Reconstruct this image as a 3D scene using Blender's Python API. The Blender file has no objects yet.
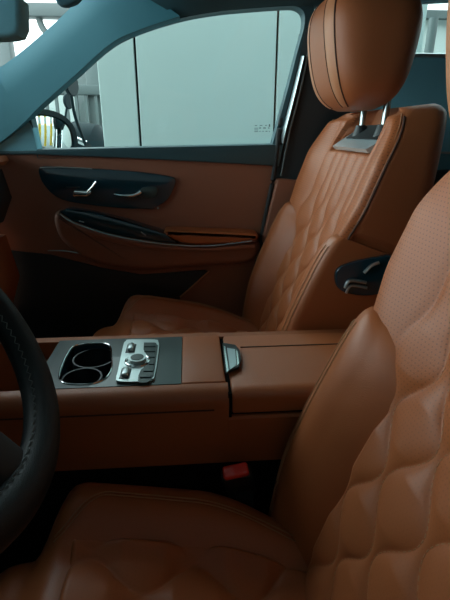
import bpy, bmesh, math, random
from mathutils import Vector, Matrix
random.seed(7)
PI = math.pi
S = bpy.context.scene
C = S.collection

# ------------------------------------------------------------------ camera numbers
F = 450.0
YAW, PITCH, ZC = math.radians(4.4), math.radians(20.5), 1.12
FW = Vector((math.sin(YAW)*math.cos(PITCH), math.cos(YAW)*math.cos(PITCH), -math.sin(PITCH)))
RT = Vector((math.cos(YAW), -math.sin(YAW), 0))
UP = RT.cross(FW)
EYE = Vector((0, 0, ZC))
def at(px, py, Y):
    """point at lateral distance Y seen in the photograph at px, py"""
    d = FW + RT*((px-225)/F) + UP*((300-py)/F)
    return EYE + d*(Y/d.y)
def door_y(z):
    return 1.42 if z < 1.08 else 1.42 - 0.28*(z-1.08)
def atd(px, py, dy=0.0):
    """same, on the inner skin of the passenger door and its window"""
    Y = 1.42
    for _ in range(12):
        p = at(px, py, Y)
        Y = door_y(p.z) + dy
    return at(px, py, Y)

# ------------------------------------------------------------------ helpers
def sm(x, a, b):
    t = min(1, max(0, (x-a)/(b-a)))
    return t*t*(3-2*t)
def sgp(v, p):
    return math.copysign(abs(v)**p, v)

def thing(name, label, cat, loc=(0, 0, 0), group=None, rz=0):
    o = bpy.data.objects.new(name, None); C.objects.link(o)
    o.location = loc; o.rotation_euler = (0, 0, rz)
    o['label'] = label; o['category'] = cat
    o.empty_display_size = .05
    if group: o['group'] = group
    return o

def tag(o, label=None, cat=None, group=None, kind=None):
    for k, v in (('label', label), ('category', cat), ('group', group), ('kind', kind)):
        if v: o[k] = v
    return o

def obj(name, data, mat, parent=None, smooth=True, label=None, ang=35):
    """data: bmesh or (verts, faces)"""
    me = bpy.data.meshes.new(name)
    if isinstance(data, tuple):
        me.from_pydata([tuple(v) for v in data[0]], [], data[1])
        bm = bmesh.new(); bm.from_mesh(me)
    else:
        bm = data
    bmesh.ops.remove_doubles(bm, verts=bm.verts, dist=1e-6)
    bmesh.ops.recalc_face_normals(bm, faces=bm.faces)
    bm.to_mesh(me); bm.free()
    o = bpy.data.objects.new(name, me); C.objects.link(o)
    if mat: me.materials.append(mat)
    if smooth:
        for p in me.polygons: p.use_smooth = True
        if ang < 180:
            try: me.set_sharp_from_angle(angle=math.radians(ang))
            except Exception: pass
    if parent: o.parent = parent
    if label: o['label'] = label
    return o

def bx(bm, c, s, bev=0.0, seg=2, rot=None):
    r = bmesh.ops.create_cube(bm, size=1)
    vs = r['verts']
    for v in vs: v.co = Vector((v.co.x*s[0], v.co.y*s[1], v.co.z*s[2]))
    if bev:
        es = list({e for v in vs for e in v.link_edges})
        g = bmesh.ops.bevel(bm, geom=es, offset=bev, segments=seg, profile=.5, affect='EDGES')
        vs = list({v for f in g['faces'] for v in f.verts} | {v for v in vs if v.is_valid})
    M = Matrix.Translation(c) @ (rot.to_4x4() if rot else Matrix())
    for v in vs: v.co = M @ v.co
    return vs

def box(name, c, s, mat, parent=None, bev=.004, seg=2, rot=None, label=None):
    bm = bmesh.new(); bx(bm, c, s, bev, seg, rot)
    return obj(name, bm, mat, parent, label=label)

def loft(rings, cap=True, close=True):
    n = len(rings[0]); V = [p for r in rings for p in r]; Fc = []
    m = n if close else n-1
    for i in range(len(rings)-1):
        for j in range(m):
            k = (j+1) % n
            Fc.append((i*n+j, i*n+k, (i+1)*n+k, (i+1)*n+j))
    if cap:
        Fc.append(tuple(range(n))); b = (len(rings)-1)*n
        Fc.append(tuple(range(b, b+n)))
    return V, Fc

def add(bm, vf):
    vs = [bm.verts.new(v) for v in vf[0]]
    for f in vf[1]:
        try: bm.faces.new([vs[i] for i in f])
        except ValueError: pass

def tube(pts, r, n=8, closed=False, flat=1.0):
    pts = [Vector(p) for p in pts]; rings = []
    up = Vector((0, 0, 1))
    N = len(pts)
    for i, p in enumerate(pts):
        a = pts[(i-1) % N] if (closed or i) else p
        b = pts[(i+1) % N] if (closed or i < N-1) else p
        t = (b-a).normalized()
        s = t.cross(up)
        if s.length < .15: s = t.cross(Vector((1, 0, 0)))
        s.normalize(); u = s.cross(t)
        rr = r[i] if isinstance(r, (list, tuple)) else r
        rings.append([p + s*(rr*math.cos(2*PI*k/n)) + u*(rr*flat*math.sin(2*PI*k/n)) for k in range(n)])
    if closed:
        rings.append(rings[0]); return loft(rings, cap=False)
    return loft(rings)

def smooth_path(pts, n=40, closed=False):
    P = [Vector(p) for p in pts]; N = len(P); out = []
    segs = N if closed else N-1
    for i in range(segs):
        if closed: p0, p1, p2, p3 = P[(i-1) % N], P[i], P[(i+1) % N], P[(i+2) % N]
        else: p0, p1, p2, p3 = P[max(i-1, 0)], P[i], P[i+1], P[min(i+2, N-1)]
        m = max(2, n//segs)
        for k in range(m):
            t = k/m
            out.append(.5*((2*p1)+(p2-p0)*t+(2*p0-5*p1+4*p2-p3)*t*t+(3*p1-p0-3*p2+p3)*t**3))
    if not closed: out.append(P[-1])
    return out

def slab(poly, thick, axis=Vector((0, 1, 0)), bev=0.0, seg=2):
    """polygon (list of 3D points) given a thickness along axis"""
    bm = bmesh.new()
    a = [bm.verts.new(Vector(p)) for p in poly]
    b = [bm.verts.new(Vector(p)+axis*thick) for p in poly]
    n = len(a)
    bm.faces.new(a); bm.faces.new(b[::-1])
    for i in range(n): bm.faces.new((a[i], a[(i+1) % n], b[(i+1) % n], b[i]))
    bmesh.ops.recalc_face_normals(bm, faces=bm.faces)
    if bev:
        es = [e for e in bm.edges if e.verts[0] in a and e.verts[1] in a]
        bmesh.ops.bevel(bm, geom=es, offset=bev, segments=seg, profile=.5, affect='EDGES')
    return bm

def rrect(w, h, r, n=6):
    """rounded rectangle outline, centred, list of (u, v)"""
    out = []
    for cx, cy, a0 in ((w/2-r, h/2-r, 0), (-w/2+r, h/2-r, PI/2), (-w/2+r, -h/2+r, PI), (w/2-r, -h/2+r, 1.5*PI)):
        for k in range(n+1):
            a = a0 + PI/2*k/n
            out.append((cx+r*math.cos(a), cy+r*math.sin(a)))
    return out

def cyl(bm, c, r, d, axis='z', n=32, r2=None):
    g = bmesh.ops.create_cone(bm, cap_ends=True, segments=n, radius1=r, radius2=r if r2 is None else r2, depth=d)
    R = {'z': Matrix(), 'x': Matrix.Rotation(PI/2, 4, 'Y'), 'y': Matrix.Rotation(-PI/2, 4, 'X')}[axis] if isinstance(axis, str) else axis.to_4x4()
    M = Matrix.Translation(c) @ R
    for v in g['verts']: v.co = M @ v.co

# ------------------------------------------------------------------ materials
def mat(name, col, rough=.5, metal=0.0, spec=.5, bump=None, var=0.0, coat=0.0, emit=None):
    m = bpy.data.materials.new(name); m.use_nodes = True
    nt = m.node_tree; b = nt.nodes['Principled BSDF']
    b.inputs['Base Color'].default_value = (*col, 1)
    b.inputs['Roughness'].default_value = rough
    b.inputs['Metallic'].default_value = metal
    b.inputs['Specular IOR Level'].default_value = spec
    b.inputs['Coat Weight'].default_value = coat
    if emit:
        b.inputs['Emission Color'].default_value = (*emit[0], 1)
        b.inputs['Emission Strength'].default_value = emit[1]
    tc = nt.nodes.new('ShaderNodeTexCoord')
    if var:
        n = nt.nodes.new('ShaderNodeTexNoise'); n.inputs['Scale'].default_value = 9
        n.inputs['Detail'].default_value = 5
        nt.links.new(tc.outputs['Object'], n.inputs['Vector'])
        mx = nt.nodes.new('ShaderNodeMixRGB'); mx.blend_type = 'MIX'
        mx.inputs[1].default_value = (*[c*(1-var) for c in col], 1)
        mx.inputs[2].default_value = (*[min(1, c*(1+var)) for c in col], 1)
        nt.links.new(n.outputs['Fac'], mx.inputs[0]); nt.links.new(mx.outputs[0], b.inputs['Base Color'])
    if bump:
        sc, st = bump
        v = nt.nodes.new('ShaderNodeTexVoronoi'); v.inputs['Scale'].default_value = sc
        nt.links.new(tc.outputs['Object'], v.inputs['Vector'])
        bp = nt.nodes.new('ShaderNodeBump'); bp.inputs['Strength'].default_value = st
        bp.inputs['Distance'].default_value = .001
        nt.links.new(v.outputs['Distance'], bp.inputs['Height'])
        nt.links.new(bp.outputs['Normal'], b.inputs['Normal'])
    return m

TAN = (.40, .116, .038)
def perforated(name, col):
    m = mat(name, col, .46, spec=.45, bump=(700, .12), var=.05)
    nt = m.node_tree; b = nt.nodes['Principled BSDF']
    uv = nt.nodes.new('ShaderNodeUVMap'); uv.uv_map = 'UVMap'
    def M(op, *a):
        n = nt.nodes.new('ShaderNodeMath'); n.operation = op
        for i, x in enumerate(a):
            if isinstance(x, (int, float)): n.inputs[i].default_value = x
            else: nt.links.new(x, n.inputs[i])
        return n.outputs[0]
    sp = nt.nodes.new('ShaderNodeSeparateXYZ'); nt.links.new(uv.outputs[0], sp.inputs[0])
    k = 1/.0058
    u = M('MULTIPLY', sp.outputs[0], k); v = M('MULTIPLY', sp.outputs[1], k)
    par = M('FLOOR', v)
    u2 = M('ADD', u, M('MULTIPLY', M('MODULO', M('ABSOLUTE', par), 2.0), .5))
    fu = M('SUBTRACT', M('FRACT', u2), .5); fv = M('SUBTRACT', M('FRACT', v), .5)
    d = M('SQRT', M('ADD', M('MULTIPLY', fu, fu), M('MULTIPLY', fv, fv)))
    fade = nt.nodes.new('ShaderNodeMapRange'); nt.links.new(sp.outputs[1], fade.inputs[0])
    fade.inputs[1].default_value = .24; fade.inputs[2].default_value = .40; fade.inputs[3].default_value = .08; fade.inputs[4].default_value = .6
    hole = M('MULTIPLY', M('LESS_THAN', d, .17), fade.outputs[0])
    old = b.inputs['Base Color'].links[0].from_socket
    mx = nt.nodes.new('ShaderNodeMixRGB')
    nt.links.new(hole, mx.inputs[0]); nt.links.new(old, mx.inputs[1])
    mx.inputs[2].default_value = (.045, .017, .008, 1)
    nt.links.new(mx.outputs[0], b.inputs['Base Color'])
    return m

M_ = {}
M_['tan'] = mat('tan_leather', TAN, .42, bump=(600, .15), var=.06)
M_['tan_perf'] = perforated('tan_perforated_leather', TAN)
M_['tan_side'] = mat('tan_vinyl', (.34, .103, .036), .5, bump=(500, .15), var=.05)
M_['door_tan'] = mat('tan_door_leather', (.27, .105, .060), .5, bump=(500, .15), var=.06)
M_['thread'] = mat('tan_thread', (.42, .2, .1), .7)
M_['dark_thread'] = mat('dark_seam', (.06, .022, .012), .8)
M_['black'] = mat('black_plastic', (.012, .02, .023), .45, bump=(800, .1))
M_['gap'] = mat('black_gap', (.004, .004, .004), .9, spec=.1)
M_['rubber'] = mat('black_rubber', (.008, .012, .014), .6)
M_['gloss'] = mat('gloss_black_flare_tint', (.008, .04, .06), .14, coat=.6)  # black gloss; the blue in its base colour is painted lens flare
M_['decor'] = mat('dark_wood_trim', (.022, .042, .042), .32, coat=.2, var=.25)
M_['pillar'] = mat('pillar_cloth_haze_tint', (.034, .165, .21), .8, bump=(900, .2))  # dark cloth; blue lens haze is painted into the base colour
M_['haze_trim'] = mat('dark_trim_haze_tint', (.19, .50, .62), .7, bump=(900, .2))  # brighter haze tint painted on dark trim that gets little light
M_['frame'] = mat('dark_plastic_haze_tint', (.03, .085, .105), .5, bump=(900, .1))  # black plastic with a weaker share of the haze painted in
M_['post'] = mat('dark_chrome', (.32, .35, .35), .16, 1.0)
M_['tan_pale_lit'] = mat('pale_lit_tan_leather', (.46, .185, .085), .45, bump=(600, .15), var=.05)  # paler leather, lightened further by light painted into the colour
M_['chrome'] = mat('chrome', (.72, .76, .76), .12, 1.0)
M_['satin'] = mat('satin_silver', (.55, .62, .62), .3, .9)
M_['silver_pl'] = mat('silver_plastic', (.56, .67, .70), .25, .5)
M_['wheel'] = mat('black_wheel_leather', (.005, .010, .012), .5, spec=.3, bump=(900, .25))
M_['carpet'] = mat('black_carpet', (.008, .008, .008), .95, spec=.1, bump=(600, .6))
M_['red'] = mat('red_plastic', (.85, .06, .045), .25, coat=.5)
M_['panelwall'] = mat('pale_panel', (.52, .625, .60), .6, var=.02)
M_['concrete'] = mat('concrete', (.22, .25, .25), .85, var=.15)
M_['steel'] = mat('grey_steel', (.10, .125, .125), .55)
M_['white'] = mat('white_paint', (.55, .6, .58), .5)
M_['yellow'] = mat('yellow_paint', (.75, .5, .04), .5)
M_['bike'] = mat('black_bike_paint', (.006, .016, .02), .55, spec=.1)
M_['mirror'] = mat('mirror_glass', (.85, .9, .9), .02, 1.0)
M_['lining'] = mat('grey_headlining', (.05, .14, .18), .9, bump=(900, .2))
def glass(name, tint, refl):
    m = bpy.data.materials.new(name); m.use_nodes = True; nt = m.node_tree
    nt.nodes.clear(); o = nt.nodes.new('ShaderNodeOutputMaterial')
    t = nt.nodes.new('ShaderNodeBsdfTransparent'); t.inputs[0].default_value = (*tint, 1)
    g = nt.nodes.new('ShaderNodeBsdfGlossy'); g.inputs['Roughness'].default_value = .02
    mx = nt.nodes.new('ShaderNodeMixShader'); mx.inputs[0].default_value = refl
    nt.links.new(t.outputs[0], mx.inputs[1]); nt.links.new(g.outputs[0], mx.inputs[2]); nt.links.new(mx.outputs[0], o.inputs[0])
    return m
M_['glass'] = glass('window_glass', (.93, .97, .96), .03)

# ------------------------------------------------------------------ car seats
AL = math.radians(20)
def bk(y, h, n):
    return Vector((.20 + h*math.sin(AL) - n*math.cos(AL), y, .55 + h*math.cos(AL) + n*math.sin(AL)))
HT = .705
KB = .50
def bks(y, h, n):
    """like bk, with the top of the seat cut lower at the front than at the rear"""
    return bk(y, h - sm(h, .45, HT)*max(0, n+.10)*KB, n)
def hw(h):
    if h < .55: return .247 + .024*sm(h, .36, .46)
    t = min(1, (h-.55)/(HT-.55))
    return .271 - .010*t - .08*(1-math.sqrt(max(0, 1-t**2.4)))
def depth(h):
    return .215 - .100*sm(h, .05, .42) - .035*sm(h, .42, .66)
def front(y, h):
    a = abs(y)/hw(h)
    f = .032*sm(a, .40, .92)*sm(h, .1, .36)
    f += .012*math.exp(-((h-.18)/.12)**2)*(1-a*a)
    f -= .012*sm(h, .55, .70)
    return f
FR = .016
def fillet(y, w, r):
    d = abs(y)-(w-r)
    return 0 if d <= 0 else r - math.sqrt(max(0, r*r-d*d))
NH = .60
def notch(y, h):
    return sm(h, NH-.01, NH+.008)*sm(.134-abs(y), 0, .012)
def full_front(y, h):
    k = notch(y, h)
    return front(y, h)*(1-k) + k*(-.060)
def quilt(y, h, s=.052, lam=.15, n=3):
    A = .5*s*(1-sm(h, .30, .50))*.80
    ys = []
    for k in range(-n, n+1):
        sg = 1 if k % 2 == 0 else -1
        ys.append(k*s + sg*A*math.cos(2*PI*h/lam))
    if y <= ys[0] or y >= ys[-1]:
        d = ys[0]-y if y <= ys[0] else y-ys[-1]
        return .005*sm(d, -.004, .04)
    for k in range(len(ys)-1):
        if ys[k] <= y <= ys[k+1]:
            G = ys[k+1]-ys[k]
            if G < 1e-5: return 0
            u = (y-ys[k])/G
            return .0095*min(1.2, (G/s))*(max(0, 4*u*(1-u)))**(.5+.35*A/(.5*s))
    return 0

def grid_uv(o, nu, nv, fn):
    me = o.data; uvl = me.uv_layers.new(name='UVMap')
    for lp in me.loops:
        co = me.vertices[lp.vertex_index].co
        uvl.data[lp.index].uv = fn(co)

def unbk(co):
    """back from a seat point to (y, h)"""
    dx, dz = co.x-.20, co.z-.55
    return co.y, dx*math.sin(AL)+dz*math.cos(AL)

def seat_shell():
    rings = []; nf, nb = 110, 36
    hs = [-.13 + (HT+.13)*i/150 for i in range(151)]
    for h in hs:
        w = hw(h); d = depth(h); ring = []
        sh = 1 - sm(h, HT-.025, HT+.002)*.3
        if h < .40: w -= .008
        mid = -d*.5
        for i in range(nf+1):
            t = -1 + 2*i/nf
            y = w*math.sin(t*PI/2)
            f = full_front(y, h)
            if h < .42: f = min(f, front(y, h)-.012)
            elif notch(y, h) < .02: f -= .004
            f -= fillet(y, w, FR)
            f = mid + (f-mid)*(sh if notch(y, h) < .3 else 1)
            ring.append(bks(y, h, f))
        for i in range(nb+1):
            t = 1 - 2*i/nb
            y = w*math.sin(t*PI/2)
            ring.append(bks(y, h, mid - (d*.5 - fillet(y, w, .045))*sh))
        rings.append(ring)
    return loft(rings)

def bolster(sgn):
    """side bolster with its own rounded top, outboard side runs back to the rear edge"""
    rings = []; N = 56
    hs = [-.13 + .515*i/60 for i in range(61)]
    for h in hs:
        k = 1 if h < .27 else math.sqrt(max(0.0, 1-((h-.27)/.116)**2.8))
        k = max(k, .02)
        nose = (.026 + .038*sm(h, -.12, .15)*(1-.12*sm(h, .2, .34)))*(.55+.45*k)
        back = -(depth(h)-.012)
        yin = .118 + .075*(1-k)
        yout = .256 - .006*(1-k)
        r = .020*(.3+.7*k)
        P = [(yin, back), (yin+.02, back-.004), (yout-.03, back-.004), (yout-.008, back), (yout, back+.012)]
        for q in range(1, 8): P.append((yout+.003*math.sin(PI*q/8), back+.012+(nose-r-back-.012)*q/8))
        for q in range(9):
            a = PI/2*q/8
            P.append((yout-r+r*math.cos(a), nose-r+r*math.sin(a)))
        lowf = min(nose-.01, front(yin, h)-.012)
        for q in range(1, 21):
            t = q/20
            P.append((yout-r+(yin-yout+r)*t, nose+.004*math.sin(PI*min(1, t*2))+(lowf-nose)*t**2.2))
        for q in range(1, 6): P.append((yin, lowf+(back-lowf)*q/6))
        ring = [bk(sgn*y, h, n) for y, n in P]
        rings.append(ring)
    return rings

def insert_back():
    """perforated, fluted and quilted front panel of the backrest"""
    V, Fc, U = [], [], []
    nu, nv = 190, 210
    for j in range(nv+1):
        for i in range(nu+1):
            uu = -1 + 2*i/nu
            ht = NH - .012 + (HT-.012-NH+.012)*sm(abs(uu)*.25, .133, .142)
            v = j/nv
            h = -.08 + (NH-.012+.08)*v + (ht-NH+.012)*max(0, (v-.72)/.28)**1.5
            yi = .136 + (hw(h)-.004-.136)*sm(h, .28, .37)
            y = yi*uu
            edge = min(1, (yi-abs(y))/.012, (h+.08)/.01, (ht-h)/.012)
            edge = math.sqrt(max(0, edge*(2-edge)))
            q = quilt(y, h)*.85
            wide = sm(abs(y), .145, .175)
            q = q*(1-wide) + .004*wide
            f = front(y, h) - fillet(y, hw(h), FR)
            V.append(bks(y, h, f - .012 + (.0135+q)*edge)); U.append((y, h))
    for j in range(nv):
        for i in range(nu):
            a = j*(nu+1)+i
            Fc.append((a, a+1, a+nu+2, a+nu+1))
    return V, Fc

def cz(x, y):
    """cushion top height"""
    base = .572 - .17*(x+.02) - .030*sm(-x, .19, .25)
    yr = .205 - .035*sm(x, -.05, .22)
    a = abs(y)
    r = .055*sm(a, yr-.080, yr)*(1-.3*sm(x, .05, .25))
    r *= math.sqrt(sm(x, -.235, -.165))
    return base + r - .012*(1-(a/.25)**2)*math.exp(-((x-.08)/.12)**2)
def cushion_mesh():
    V, Fc = [], []; nx, ny = 70, 64
    def edge(x, y):
        hwid = .258 - .075*sm(x, .0, .24) - .085*sm(-x, .19, .24)
        return hwid
    for i in range(nx+1):
        x = -.31 + .56*i/nx
        W = edge(x, 0)
        for j in range(ny+1):
            t = -1 + 2*j/ny
            y = W*math.sin(t*PI/2)
            e = 1-abs(y/W)**9
            ex = min(1, (x+.31)/.075)
            drop = .04*(1-math.sqrt(max(0, e))) + .075*(1-math.sqrt(max(0, 1-(1-ex)**2)))
            V.append(Vector((x, y, cz(x, y) - drop)))
    n1 = ny+1
    for i in range(nx):
        for j in range(ny):
            a = i*n1+j; Fc.append((a, a+1, a+n1+1, a+n1))
    # skirt
    loop = [i*n1 for i in range(nx+1)] + [nx*n1+j for j in range(1, n1)] + [i*n1+ny for i in range(nx-1, -1, -1)] + [j for j in range(ny-1, 0, -1)]
    b0 = len(V)
    for k in loop:
        p = V[k]; V.append(Vector((p.x*.97, p.y*.97, .40)))
    L = len(loop)
    for k in range(L):
        Fc.append((loop[k], loop[(k+1) % L], b0+(k+1) % L, b0+k))
    Fc.append(tuple(range(b0, b0+L)))
    return V, Fc
def insert_cushion():
    V, Fc = [], []; nu, nv = 110, 150
    for j in range(nv+1):
        x = -.18 + .395*j/nv
        yi = .160 - .035*sm(x, .0, .22)
        for i in range(nu+1):
            y = yi*(-1+2*i/nu)
            edge = max(0, min(1, (yi-abs(y))/.012, (x+.18)/.012, (.215-x)/.012))
            edge = math.sqrt(edge*(2-edge))
            q = quilt(y, x*1.0, s=.056, lam=.15)
            V.append(Vector((x, y, cz(x, y) - .010 + (.011+q)*edge)))
    for j in range(nv):
        for i in range(nu):
            a = j*(nu+1)+i; Fc.append((a, a+1, a+nu+2, a+nu+1))
    return V, Fc

def headrest_mesh(part):
    """part 0: main body, 1: pale gusset strip round the front pad"""
    rings = []; N = 64
    hs = [i/40 for i in range(41)]
    for t in hs:
        z = 1.166 + .228*t
        c = math.cos(PI*(t-.5)*1.0)
        k = max(.05, (1-abs(2*t-1)**3.6))**(1/2.6)
        wy = .128*(.60+.40*k) if part == 0 else .1285*(.60+.40*k)+.0012
        xf = .285 + .05*(1-k) + .038*(1-t)**2.2 - .006*t
        xb = .492 - .055*(1-k) - .04*(1-t)**2
        xc, rx = (xf+xb)/2, (xb-xf)/2
        ring = []
        for j in range(N):
            a = 2*PI*j/N
            y = wy*k**.35*sgp(math.sin(a), 2/4.2)
            x = xc - rx*sgp(math.cos(a), 2/3.2)
            ring.append(Vector((x, y, z)))
        rings.append(ring)
    return rings

def make_seat():
    root = thing('car_seat', 'x', 'car seat')
    sh = obj('backrest', seat_shell(), M_['tan_side'], root, ang=60)
    ins = obj('quilted_panel', insert_back(), M_['tan_perf'], sh, ang=180, label='perforated and quilted front panel of the backrest')
    grid_uv(ins, 0, 0, unbk)
    st = bmesh.new()
    for k in range(-2, 3):
        h = -.06
        while h < .52:
            P = []
            for hh in (h, h+.002, h+.004):
                A = .5*.052*(1-sm(hh, .30, .50))*.80
                y = k*.052 + (1 if k % 2 == 0 else -1)*A*math.cos(2*PI*hh/.15)
                P.append(bks(y, hh, front(y, hh)+.0022))
            add(st, tube(P, .0008, 5)); h += .0068
    obj('stitching', st, M_['thread'], sh)
    for sg in (-1, 1):
        R = bolster(sg)
        b = obj('side_bolster', loft(R), M_['tan'], sh, ang=60)
        idx = 9
        for off in (18, 21):
            pts = [r[off]+Vector((-.0006, 0, .0003)) for r in R[8:58]]
            obj('stitching', tube(pts, .0011, 6), M_['thread'], sh)
    # shoulder seam where the side panel meets the perforated front
    for sg in (-1, 1):
        pts = []
        for i in range(40):
            h = .385 + (HT-.02-.385)*i/39
            w = hw(h)
            pts.append(bks(sg*(w-.0015), h, front(w, h)-FR*.62))
        obj('shoulder_seam', tube(pts, .0024, 6), M_['dark_thread'], sh)
        obj('stitching', tube([p+Vector((-.002, -sg*.009, .006)) for p in pts], .0011, 6), M_['thread'], sh)
    # silver plate in the notch with post bezels
    def plate(y, t): return bks(y, NH-.016, .004).lerp(bks(y, .650, -.055), t)
    pl = [plate(-.118, 0), plate(.118, 0), plate(.127, .35), plate(.122, 1), plate(-.122, 1), plate(-.127, .35)]
    bm = slab(pl, .014, Vector((-.6, 0, .8)), .006, 3)
    tr = obj('trim_plate', bm, M_['silver_pl'], sh, label='silver plate around the headrest posts')
    pw = [plate(y, t)+Vector((-.0085, 0, .0112)) for y, t in ((-.100, .36), (.100, .36), (.108, .97), (-.108, .97))]
    obj('post_well', slab(pw, .003, Vector((-.6, 0, .8)), .001), M_['rubber'], tr, label='glossy black plate the posts stand in')
    hd = obj('headrest', loft(headrest_mesh(0)), M_['tan_side'], root, ang=70)
    Rg = headrest_mesh(1)
    # gusset: strip between two seams on both flanks, following the outline of the front pad
    for sg in (1, -1):
        j0, j1 = (2, 6)
        V, Fc = [], []
        rows = Rg[1:40]
        for r in rows:
            for j in range(j0, j1+1):
                jj = j if sg > 0 else (64-j) % 64
                p = r[jj]
                nrm = (p-Vector((.42, 0, p.z))).normalized()
                V.append(p+nrm*(.0035 if j0 < j < j1 else .0))
        w = j1-j0+1
        for i in range(len(rows)-1):
            for j in range(w-1):
                a = i*w+j; Fc.append((a, a+1, a+w+1, a+w))
        obj('gusset', (V, Fc), M_['tan_pale_lit'], hd, ang=180, label='paler leather strip along the front pad, partly light put into its colour')
        for j in (j0, j1):
            jj = j if sg > 0 else (64-j) % 64
            obj('seam', tube([r[jj] for r in rows], .0016, 6), M_['dark_thread'], hd)
    for sg in (-1, 1):
        y = sg*.068
        obj('headrest_post', tube([(.430, y, 1.085), (.434, y, 1.14), (.438, y, 1.25)], .0075, 14), M_['post'], hd, label='dark chrome post')
        bmz = bmesh.new(); cyl(bmz, (.432, y, 1.122), .021, .026, n=24, r2=.013)
        obj('post_bezel', bmz, M_['black'], tr)
    cu = obj('cushion', cushion_mesh(), M_['tan'], root, ang=60)
    qc = obj('quilted_panel', insert_cushion(), M_['tan_perf'], cu, ang=180, label='perforated and quilted top of the cushion')
    grid_uv(qc, 0, 0, lambda co: (co.y, co.x))
    for sg in (-1, 1):
        for o_ in (0, .006):
            pts = []
            for i in range(50):
                x = -.205 + .38*i/49
                y = sg*(.205 + o_ - .06*sm(x, 0, .22) - .05*sm(-x, .13, .21))
                pts.append((x, y, cz(x, y)+.0005))
            obj('stitching', tube(pts, .0011, 6), M_['thread'], cu)
    box('seat_base', (-.02, 0, .33), (.46, .40, .17), M_['black'], root, .02)
    for sg in (-1, 1):
        box('seat_rail', (-.02, sg*.18, .232), (.56, .04, .05), M_['black'], root, .005)
    return root

def copy_tree(o, parent=None):
    c = o.copy(); C.objects.link(c)
    if parent: c.parent = parent
    for ch in list(o.children): copy_tree(ch, c)
    return c

YP, YD = 1.107, .352
seat = make_seat()
drv = copy_tree(seat)
seat.location = (0, YP, 0)
seat['label'] = 'tan leather passenger seat with side switches, standing beyond the centre console'
seat['group'] = 'front car seats'; drv['group'] = 'front car seats'
drv.location = (-.036, YD, -.045)
drv['label'] = 'tan quilted driver seat cut off by the picture edge, nearest the steering wheel'
for ch in drv.children:
    if ch.name.startswith('headrest'): ch.location = (-.023, 0, -.05)
    if ch.name.startswith('cushion'): ch.location = (.03, 0, -.005)
# seat switches on the inboard flank of the passenger backrest
sw = []
for px, py in ((336, 283), (338, 270), (352, 263), (376, 258), (396, 258), (396, 285), (380, 294), (362, 296), (343, 292)):
    sw.append(at(px, py, YP-.266) - Vector((0, YP, 0)))
pnl = obj('switch_panel', slab(smooth_path(sw, 54, True), .012, Vector((0, 1, 0)), .003), M_['gloss'], seat, label='black switch panel on the backrest flank')
for pts in (((345, 288), (350, 280.5), (366, 282.5)), ((364, 273), (371, 266), (379, 262.5))):
    P = [at(a, b, YP-.270) - Vector((0, YP, 0)) for a, b in pts]
    obj('seat_switch', tube(smooth_path(P, 12), .0042, 8, flat=.8), M_['satin'], pnl, label='silver switch')
    Q = [p + Vector((.004, .002, -.012)) for p in P]
    obj('switch_edge', tube(smooth_path(Q, 12), .003, 8), M_['satin'], pnl) if pts[0][0] < 350 else None

# ------------------------------------------------------------------ centre console
con = thing('center_console', 'long tan leather centre console with cup holders and lidded armrest between the seats', 'console', (0, .73, .2))
cl = Vector((0, .73, .2))
YN, YF, ZT = .612, .848, .735
def conprof(zt, r, floor_z, wall):
    """U-shaped cross-section (y, z): rounded near and far shoulders, open channel between"""
    P = [(YN+.008, .592), (YN, zt-r)]
    for k in range(1, 9):
        a = PI/2*k/8
        P.append((YN+r-r*math.cos(a), zt-r+r*math.sin(a)))
    P += [(YN+wall, zt), (YN+wall, floor_z), (YF-wall, floor_z), (YF-wall, zt)]
    for k in range(1, 9):
        a = PI/2*(1-k/8)
        P.append((YF-.012+.012*math.cos(a), zt-.012+.012*math.sin(a)))
    P += [(YF-.008, .592)]
    return P
def extr(prof, x0, x1, step=1):
    return loft([[Vector((x, y, z))-cl for y, z in prof] for x in (x0, x1)])
bm = bmesh.new()
add(bm, extr(conprof(ZT, .024, .60, .030), -.62, .0535))
low = [(YN+.008, .592), (YN, ZT-.052), (YN+.004, ZT-.0485), (YF-.03, ZT-.0485), (YF-.03, ZT), (YF-.012, ZT), (YF, ZT-.012), (YF-.008, .592)]
add(bm, extr(low, .0535, .60))
body = obj('console_body', bm, M_['tan_side'], con)
obj('stitching', tube([Vector((x/100, YN-.0004, ZT-.032))-cl for x in range(-60, 6, 3)], .0013, 6), M_['dark_thread'], body)
bm = bmesh.new(); bx(bm, Vector((-.01, .73, .396))-cl, (1.2, .196, .394), .004); obj('console_base', bm, M_['carpet'], con, label='black carpeted base')
# dark gap liner under the lid
g = bmesh.new(); bx(g, Vector((.33, .728, .703))-cl, (.548, .212, .042)); bx(g, Vector((.0555, .72, .70))-cl, (.006, .21, .06))
obj('lid_gasket', g, M_['gap'], con)
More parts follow.
